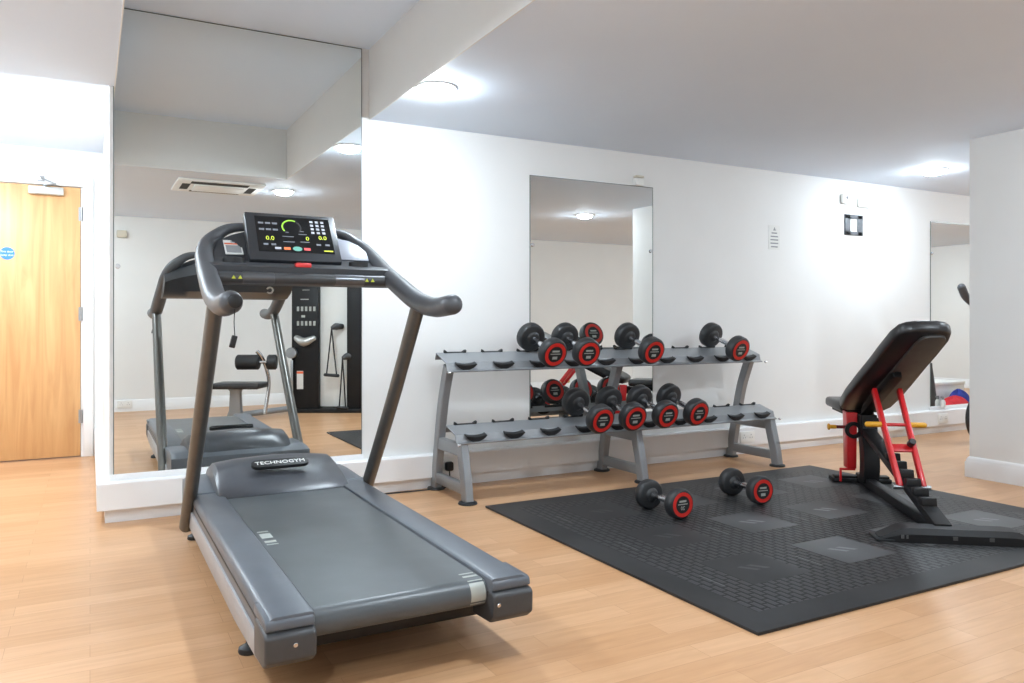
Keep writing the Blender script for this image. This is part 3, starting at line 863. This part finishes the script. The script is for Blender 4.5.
# backrest
bb = Vector(B(1.27, 0, .445)); bt_ = Vector(B(.20, 0, .945))
bm4 = frame(bb, bt_ - bb, (0, -1, 0))      # x along the pad, y sideways, z = outward normal
if bm4.to_3x3().col[2].z < 0: bm4 = frame(bb, bt_ - bb, (0, 1, 0))
PL = (bt_ - bb).length
def pad_outline():
    half = [(0, .095), (.012, .125), (.05, .146), (.2, .154), (.4, .15), (.6, .142), (.75, .140), (.9, .134), (.965, .118), (.99, .09), (1.0, .05)]
    L = [(u * PL, w) for u, w in half]
    return L
o_ = pad_outline()
top = [(u, w) for u, w in o_] + [(u, -w) for u, w in reversed(o_)]
g = G(); rs = []
cxm = PL / 2
for zz, k in ((0, .965), (.004, .985), (.014, 1.0), (.042, 1.0), (.054, .98), (.060, .94), (.062, .85)):
    rs.append([(cxm + (u - cxm) * (1 - (1 - k) * .35), w * k, zz) for u, w in top])
g.rings(rs, M4=bm4); pad = part('backrest', g, M['vinyl'], bt, 'long black vinyl backrest pad', sharp=50)
g = G(); inner = [(cxm + (u - cxm) * .93, w * .5 + .045) for u, w in top]  # narrow off-centre outline puts the lit part of the underside into the shape
g.prism(inner, 'z', -.016, .001, .004, bm4); part('backing_board', g, M['board'], pad, 'grey board under the pad, shaped to its lit side')
g = G(); g.prism([(PL * .05, -.03), (PL * .55, -.03), (PL * .58, -.02), (PL * .58, .02), (PL * .55, .03), (PL * .05, .03)], 'z', -.046, -.012, .004, bm4)
part('backrest_rail', g, M['bench_black'], bt, 'black metal channel under the backrest')
g = G(); g.box(1.18, 1.30, -.045, .045, .36, .42, .005); g.cyl((1.24, -.09, .39), (1.24, .09, .39), .016, 18, .002); part('hinge_bracket', g, M['bench_black'], bt)
# red support
tz = [Vector(B(.82, 0, .612)), Vector(B(.44, .006, .148))]
for v in (-1, 1):
    g = G(); g.bar(tz[0] + Vector((0, -v * .066, 0)), tz[1] + Vector((0, -v * .056, 0)), .024, .036, .004); part('support_strut', g, M['bench_red'], bt, 'red backrest support strut')
m1 = tz[0].lerp(tz[1], .38); m2 = tz[0].lerp(tz[1], .62)
g = G(); g.cyl(m1 + Vector((0, -.065, 0)), m1 + Vector((0, .065, 0)), .009, 14); part('support_rod', g, M['bench_red'], bt)
g = G(); g.bar(m2 + Vector((0, -.07, 0)), m2 + Vector((0, .07, 0)), .014, .045, .003, up=(tz[0] - tz[1])); part('support_plate', g, M['bench_red'], bt)
g = G(); g.cyl(m2 + Vector((-.004, -.04, .02)), m2 + Vector((-.045, -.04, .045)), .018, 18, .004); g.cyl(m2 + Vector((0, -.04, .017)), m2 + Vector((-.01, -.04, .025)), .010, 12); part('lock_knob', g, M['black'], bt)
for sg_ in (-1, 1):
    g = G(); g.tube([m1 + Vector((0, sg_ * .076, 0)), m1 + Vector((0, sg_ * .143, 0))], .015, 16, 0, (True, True)); part('lift_grip', g, M['yellow'], bt, 'yellow rubber lift grip')
g = G(); g.cyl(tz[1] + Vector((0, -.09, 0)), tz[1] + Vector((0, .09, 0)), .012, 14, .002); part('ladder_pin', g, M['steel'], bt)
g = G(); g.cyl((1.25, .10, .345), (1.25, .165, .345), .010, 14, .001); part('pin_sleeve', g, M['maroon'], bt)
g = G(); g.cyl((1.25, .16, .345), (1.25, .205, .345), .012, 16, .003); g.cyl((1.25, .197, .345), (1.25, .21, .345), .02, 18, .004); part('pull_pin', g, M['yellow'], bt, 'yellow pull pin')

# ------------------------------------------------------------------ wall fittings
t = thing('back_box', (5.626, W, 1.735), 'galvanised metal fixing plate with a white centre high on the back wall', 'wall plate')
g = G(); x, z = 5.626, 1.812
for a in ((-.11, -.045, -.085, .085), (.045, .11, -.085, .085), (-.11, .11, .05, .085), (-.11, .11, -.085, -.055)): g.box(x + a[0], x + a[1], W - .012, W + .002, z + a[2], z + a[3], .002)
part('plate', g, M['galv'], t)
g = G(); g.box(x - .046, x + .046, W - .004, W, z - .056, z + .051); part('plate_recess', g, M['plastic_white'], t)
for dx in (-.088, .088):
    for dz in (-.068, .068):
        g = G(); g.cyl((x + dx, W - .011, z + dz), (x + dx, W - .016, z + dz), .008, 12); part('screw', g, M['black'], t)
t = thing('wall_sensor', (5.51, W, 1.975), 'small white wall sensor with a dark eye above the metal plate', 'sensor')
g = G(); g.box(5.465, 5.555, W - .03, W, 1.98, 2.065, .012, seg=3); part('housing', g, M['plastic_white'], t)
g = G(); g.cyl((5.515, W - .03, 2.03), (5.515, W - .034, 2.03), .012, 16); part('eye', g, M['print'], t)
g = G(); g.box(5.67, 5.81, W - .025, W + .002, 1.965, 2.04, .008); g.box(5.70, 5.72, W - .028, W - .02, 1.98, 1.995); g.box(5.76, 5.78, W - .028, W - .02, 1.98, 1.995)
single('junction_box', g, M['plastic_white'], 'flat white junction box right of the small wall sensor', 'junction box')
t = thing('wall_notice', (4.705, W, 1.57), 'small white printed notice on the wall between the mirror and metal plate', 'notice')
g = G(); g.box(4.645, 4.765, W - .003, W, 1.565, 1.755); part('sheet', g, M['paper'], t)
g = G()
g.prism([(4.692, 1.715), (4.722, 1.715), (4.707, 1.742)], 'y', W - .0036, W - .003)
for z, w in ((1.695, .03), (1.668, .04), (1.642, .042), (1.615, .042), (1.588, .036)): g.box(4.705 - w, 4.705 + w, W - .0036, W - .003, z - .005, z + .005)
part('notice_print', g, M['print'], t)
t = thing('motion_detector', (3.372, W, 1.955), 'small cream motion detector on the wall above the middle mirror', 'sensor')
g = G(); g.box(3.335, 3.41, W - .035, W, 1.953, 2.005, .008); part('housing', g, M['plastic_white'], t)
g = G(); g.box(3.338, 3.407, W - .037, W - .001, 2.006, 2.022, .004); part('top_cap', g, M['off_white'], t)
def socket(x, label, y=W - .056, n=2, face=-1, z=.09, cat='socket'):
    t = thing('wall_socket', (x, y, z), label, cat, 'white wall sockets')
    w = .073 if n == 2 else .043
    g = G(); g.box(x - w, x + w, min(y, y + face * .009), max(y, y + face * .009), z, z + .086, .003); part('faceplate', g, M['plastic_white'], t)
    for k in range(n):
        cx = x + (k - (n - 1) / 2) * .07
        g = G(); yf = y + face * .0092
        for dx, dz in ((0, .03), (-.011, .01), (.011, .01)): g.box(cx + dx - .003, cx + dx + .003, min(yf, yf - face * .002), max(yf, yf - face * .002), z + .025 + dz, z + .033 + dz)
        part('pin_hole', g, M['print'], t)
    return t
socket(6.755, 'white double socket on the ledge beneath the right mirror strip')
socket(4.36, 'white double socket on the ledge behind the right end of the rack')
socket(1.90, 'white single socket with black plug behind the left end of the rack', n=1)
t = thing('power_plug', (1.90, W - .065, .10), 'black plug and cable in the ledge socket behind the left rack leg', 'plug')
g = G(); g.box(1.876, 1.924, W - .105, W - .0655, .105, .16, .012, seg=3); part('plug_body', g, M['black'], t)
g = G(); g.tube([(1.90, W - .09, .108), (1.895, W - .095, .05), (1.86, W - .10, .008), (1.75, W - .085, .006), (1.60, W - .075, .006), (1.40, W - .07, .006), (1.25, W - .09, .006), (1.15, W - .18, .006), (1.05, 4.13, .03)], .004, 8, 6); part('flex', g, M['black'], t, 'thin black cable along the floor')
# fittings on the opposite wall, seen in the big mirror
g = G(); g.box(.26, .36, FRONT, FRONT + .04, 1.94, 2.02, .01); single('call_point', g, M['off_white'], 'small cream box high on the opposite wall, seen in the tall mirror', 'sensor')
socket(.34, 'white double socket on the opposite wall, seen low in the tall mirror', y=FRONT + .0205, face=1, z=.04)

# ------------------------------------------------------------------ ceiling cassette (in the big mirror)
ax, ay = .98, 1.57
t = thing('ceiling_vent_unit', (ax, ay, H), 'white square air conditioning cassette in the ceiling, seen in the tall mirror', 'air conditioner')
g = G(); w = .35
g.box(ax - w, ax + w, ay - w + .06, ay + w - .03, H - .018, H - .0005, .006); part('fascia', g, M['plastic_white'], t)
g = G(); g.box(ax - .2, ax + .2, ay - .15, ay + .15, H - .032, H - .017, .006); part('intake_grille', g, M['plastic_white'], t)
for (x0, x1, y0, y1) in ((ax - .24, ax + .22, ay + .165, ay + .28), (ax - .21, ax + .21, ay - .255, ay - .19), (ax - .30, ax - .235, ay - .15, ay + .15), (ax + .235, ax + .30, ay - .15, ay + .15)):
    g = G(); g.box(x0, x1, y0, y1, H - .0192, H - .0178); part('louvre', g, M['slot'], t, 'dark air outlet slot')

# ------------------------------------------------------------------ cable multi gym (in the big mirror)
mt = thing('multi_gym', (2.28, .22, 0), 'dark cable multi gym tower with seat and hanging handles, seen in the tall mirror', 'gym machine', rotz=R(28.4), local=True)
g = G(); g.box(-.37, -.07, -.20, .0, .0, 1.60, .012); tw = part('weight_tower', g, M['bench_black'], mt, 'black weight stack shroud')
g = G()
for z in (1.12, .96):
    for k in range(5): g.box(-.31 + .045 * k, -.285 + .045 * k, 0, .002, z, z + .05)
g.box(-.27, -.18, 0, .002, 1.245, 1.255); g.box(-.26, -.22, 0, .002, 1.05, 1.075); g.box(-.25, -.17, 0, .002, 1.35, 1.356)
part('exercise_chart', g, M['cap_text'], tw, 'small pale exercise pictograms')
g = G(); g.box(-.31, -.24, 0, .003, .26, .46); part('caution_label', g, M['paper'], tw)
g = G(); g.box(-.31, -.24, .003, .004, .43, .455); part('label_band', g, M['orange'], tw)
g = G(); g.tube([(-.30, .03, .82), (-.22, .05, .78), (-.12, .035, .82)], [.035, .05, .03], 14, 5, (True, True)); part('cable_pulley_cover', g, M['alu'], mt)
g = G(); g.box(-.072, .25, -.16, -.08, .06, 1.60, .005); part('shroud_panel', g, M['plastic_white'], mt, 'white panel between the columns')
g = G(); g.box(.24, .42, -.2, .0, 0, 1.60, .01); part('side_column', g, M['bench_black'], mt, 'dark side column')
g = G(); g.box(-.40, .44, -.24, .04, 0, .045, .008); part('base_plate', g, M['bench_black'], mt)
g = G(); g.box(-.37, .42, -.2, .0, 1.60, 1.66, .01); part('top_beam', g, M['bench_black'], mt)
for hx, zt, zb, w in ((.08, .93, .42, .055), (.20, .60, .06, .035)):
    g = G(); g.tube([(hx + .10, -.06, zt + .02), (hx + .04, 0.0, zt + .02), (hx, .03, zt)], [.03, .04, .02], 12, 3); part('cable_outlet', g, M['tm_cap'], mt)
    for q in (-w, w):
        g = G(); g.tube([(hx, .03, zt), (hx + q, .035, zb)], .008, 8); part('cable_strap', g, M['black'], mt)
    g = G(); g.tube([(hx - w - .015, .035, zb), (hx + w + .015, .035, zb - .01)], .018, 12, 0, (True, True)); part('handle_grip', g, M['black'], mt, 'black stirrup handle')
# seat arm
g = G(); g.tube([(-.36, .0, .05), (-.50, .25, .05), (-.75, .68, .05)], .032, 12); part('seat_rail', g, M['rack'], mt)
g = G(); g.prism([(-.70, .02), (-.52, .02), (-.55, .10), (-.56, .30), (-.53, .328), (-.70, .328), (-.66, .30), (-.67, .10)], 'y', .62, .70, .01, T(-.14, 0, 0)); part('seat_post', g, M['rack'], mt, 'grey seat pedestal')
g = G(); g.box(-.95, -.47, .50, .82, .325, .385, .02, seg=3); part('seat', g, M['vinyl'], mt, 'black padded seat')
g = G(); g.tube([(-.50, .52, .05), (-.47, .48, .35), (-.49, .50, .52), (-.53, .53, .64), (-.57, .56, .70)], .02, 12, 5); g.cyl((-.77, .56, .585), (-.38, .52, .585), .016, 14); part('roller_arm', g, M['chrome'], mt)
for x0, x1 in ((-.78, -.55), (-.46, -.37)):
    g = G(); g.cyl((x0, .55, .585), (x1, .54, .585), .078, 24, .012); part('roller_pad', g, M['rubber'], mt, 'black foam roller')
g = G(); g.cyl((-.36, .06, .66), (-.36, .0, .66), .06, 22, .006); part('pulley', g, M['steel'], mt)
g = G(); g.box(-.375, -.35, .002, .02, .12, .58, .002); part('stack_slot', g, M['steel'], mt)

# ------------------------------------------------------------------ exercise bike behind the pillar
bk = thing('exercise_bike', (6.65, 3.75, 0), 'grey exercise bike mostly hidden behind the white pillar', 'exercise bike')
g = G(); g.cyl((6.375, 3.72, .225), (6.375, 3.78, .225), .20, 40, .01); part('flywheel', g, M['black'], bk, 'black flywheel')
g = G(); g.box(6.52, 6.58, 3.55, 3.95, 0, .04, .008); g.box(7.12, 7.18, 3.52, 3.98, 0, .04, .008); g.bar((6.40, 3.75, .05), (7.15, 3.75, .05), .06, .05, .006); part('base_frame', g, M['black'], bk)
g = G(); g.bar((6.36, 3.75, .06), (6.62, 3.75, .75), .05, .08, .008); g.bar((6.62, 3.75, .72), (6.50, 3.75, 1.12), .04, .05, .006); g.bar((6.55, 3.75, .45), (6.98, 3.75, .40), .05, .08, .008); g.bar((6.98, 3.75, .06), (7.02, 3.75, .86), .05, .06, .006); g.bar((6.42, 3.70, .235), (6.5, 3.70, .45), .02, .04); g.bar((6.42, 3.80, .235), (6.5, 3.80, .45), .02, .04); part('frame', g, M['tm_cap'], bk)
g = G(); g.tube([(6.30, 3.62, 1.285), (6.37, 3.62, 1.20), (6.47, 3.66, 1.13), (6.50, 3.75, 1.12), (6.47, 3.84, 1.13), (6.37, 3.88, 1.20), (6.30, 3.88, 1.285)], .032, 12, 5, (True, True)); part('handlebar', g, M['tm_grip'], bk, 'grey horn shaped handlebar')
g = G(); g.prism([(6.88, -.03), (7.0, -.1), (7.2, -.12), (7.24, 0), (7.2, .12), (7.0, .1), (6.88, .03)], 'z', .86, .92, .015, T(0, 3.75, 0)); part('saddle', g, M['vinyl'], bk)
g = G(); g.cyl((6.66, 3.66, .36), (6.66, 3.84, .36), .025, 14); g.bar((6.66, 3.66, .36), (6.72, 3.66, .21), .02, .03); g.bar((6.66, 3.84, .36), (6.60, 3.84, .51), .02, .03); g.box(6.68, 6.78, 3.56, 3.65, .195, .22, .004); g.box(6.55, 6.65, 3.85, 3.94, .5, .525, .004); part('crank', g, M['black'], bk)

# ------------------------------------------------------------------ things seen low in the right mirror strip
t = thing('spray_bottle', (6.80, W - .030, .232), 'small clear grey spray bottle standing on the ledge before the right mirror', 'bottle')
g = G(); g.lathe([(.018, 0), (.022, .004), (.022, .05), (.016, .068), (.009, .074)], T(6.80, W - .03, .222), 20); part('bottle_body', g, M['plastic_white'], t)
g = G(); g.lathe([(.010, .074), (.010, .09), (.006, .094)], T(6.80, W - .03, .222), 14); g.box(6.775, 6.812, W - .037, W - .023, .312, .328, .003); part('trigger_head', g, M['print'], t)
g = G(); rs = []
t = thing('storage_box', (9.2, 2.75, 0), 'white storage box on the floor, reflected low in the right mirror strip', 'box')
g = G(); g.box(8.75, 9.65, 2.50, 2.86, 0, .225, .006); part('box_body', g, M['plastic_white'], t)
g = G(); g.box(8.74, 9.66, 2.49, 2.87, .22, .26, .006); part('lid', g, M['plastic_white'], t)
def bundle(name, cx, cy, rx, ry, h, m, label, seed):
    rnd = random.Random(seed); g = G(); rs = []
    n = 26
    ph = [rnd.uniform(0, 6.28) for _ in range(4)]
    for i in range(9):
        f = i / 8; k = math.cos(f * PI / 2) ** .6 if i < 8 else .05
        rs.append([(cx + rx * k * math.cos(a) * (1 + .12 * math.sin(3 * a + ph[0] + f * 3) + .07 * math.sin(7 * a + ph[1])), cy + ry * k * math.sin(a) * (1 + .12 * math.sin(4 * a + ph[2])), h * f * (1 + .12 * math.sin(5 * a + ph[3]))) for a in [2 * PI * j / n for j in range(n)]])
    g.rings(rs); return single(name, g, m, label, 'towel', sharp=60)
bundle('towel', 8.88, 3.22, .29, .10, .13, M['red_cloth'], 'crumpled red towel before the white box, seen in the right mirror strip', 3)
bundle('towel', 9.30, 3.00, .2, .085, .17, M['blue_cloth'], 'crumpled blue towel before the white box, seen in the right mirror strip', 5)
g = G(); g.rings([[(7.93 + k * .07 * math.cos(a), 3.55 + k * .07 * math.sin(a), z) for a in [2 * PI * j / 20 for j in range(20)]] for z, k in ((0, 1), (.02, 1.05), (.1, .95), (.4, .45), (.52, .22), (.56, .2))])
single('floor_cone', g, M['tm_cap'], 'tall dark grey cone at the left edge of the right mirror strip', 'cone')

# ------------------------------------------------------------------ camera, world, view
cam = bpy.data.cameras.new('camera'); co = bpy.data.objects.new('camera', cam); C.objects.link(co)
co.location = (0, 0, 1.0); co.rotation_euler = (R(90), 0, -math.atan(422 / 780))
cam.sensor_width = 36; cam.lens = 780 / 1024 * 36; cam.shift_y = -19.5 / 1024; cam.clip_start = .02
bpy.context.scene.camera = co
w = bpy.data.worlds.new('world'); bpy.context.scene.world = w; w.use_nodes = True
w.node_tree.nodes['Background'].inputs[0].default_value = (.8, .85, .9, 1); w.node_tree.nodes['Background'].inputs[1].default_value = .3
vs = bpy.context.scene.view_settings
vs.view_transform = 'Standard'; vs.look = 'None'; vs.exposure = 0.32; vs.gamma = 1.0; vs.use_curve_mapping = False
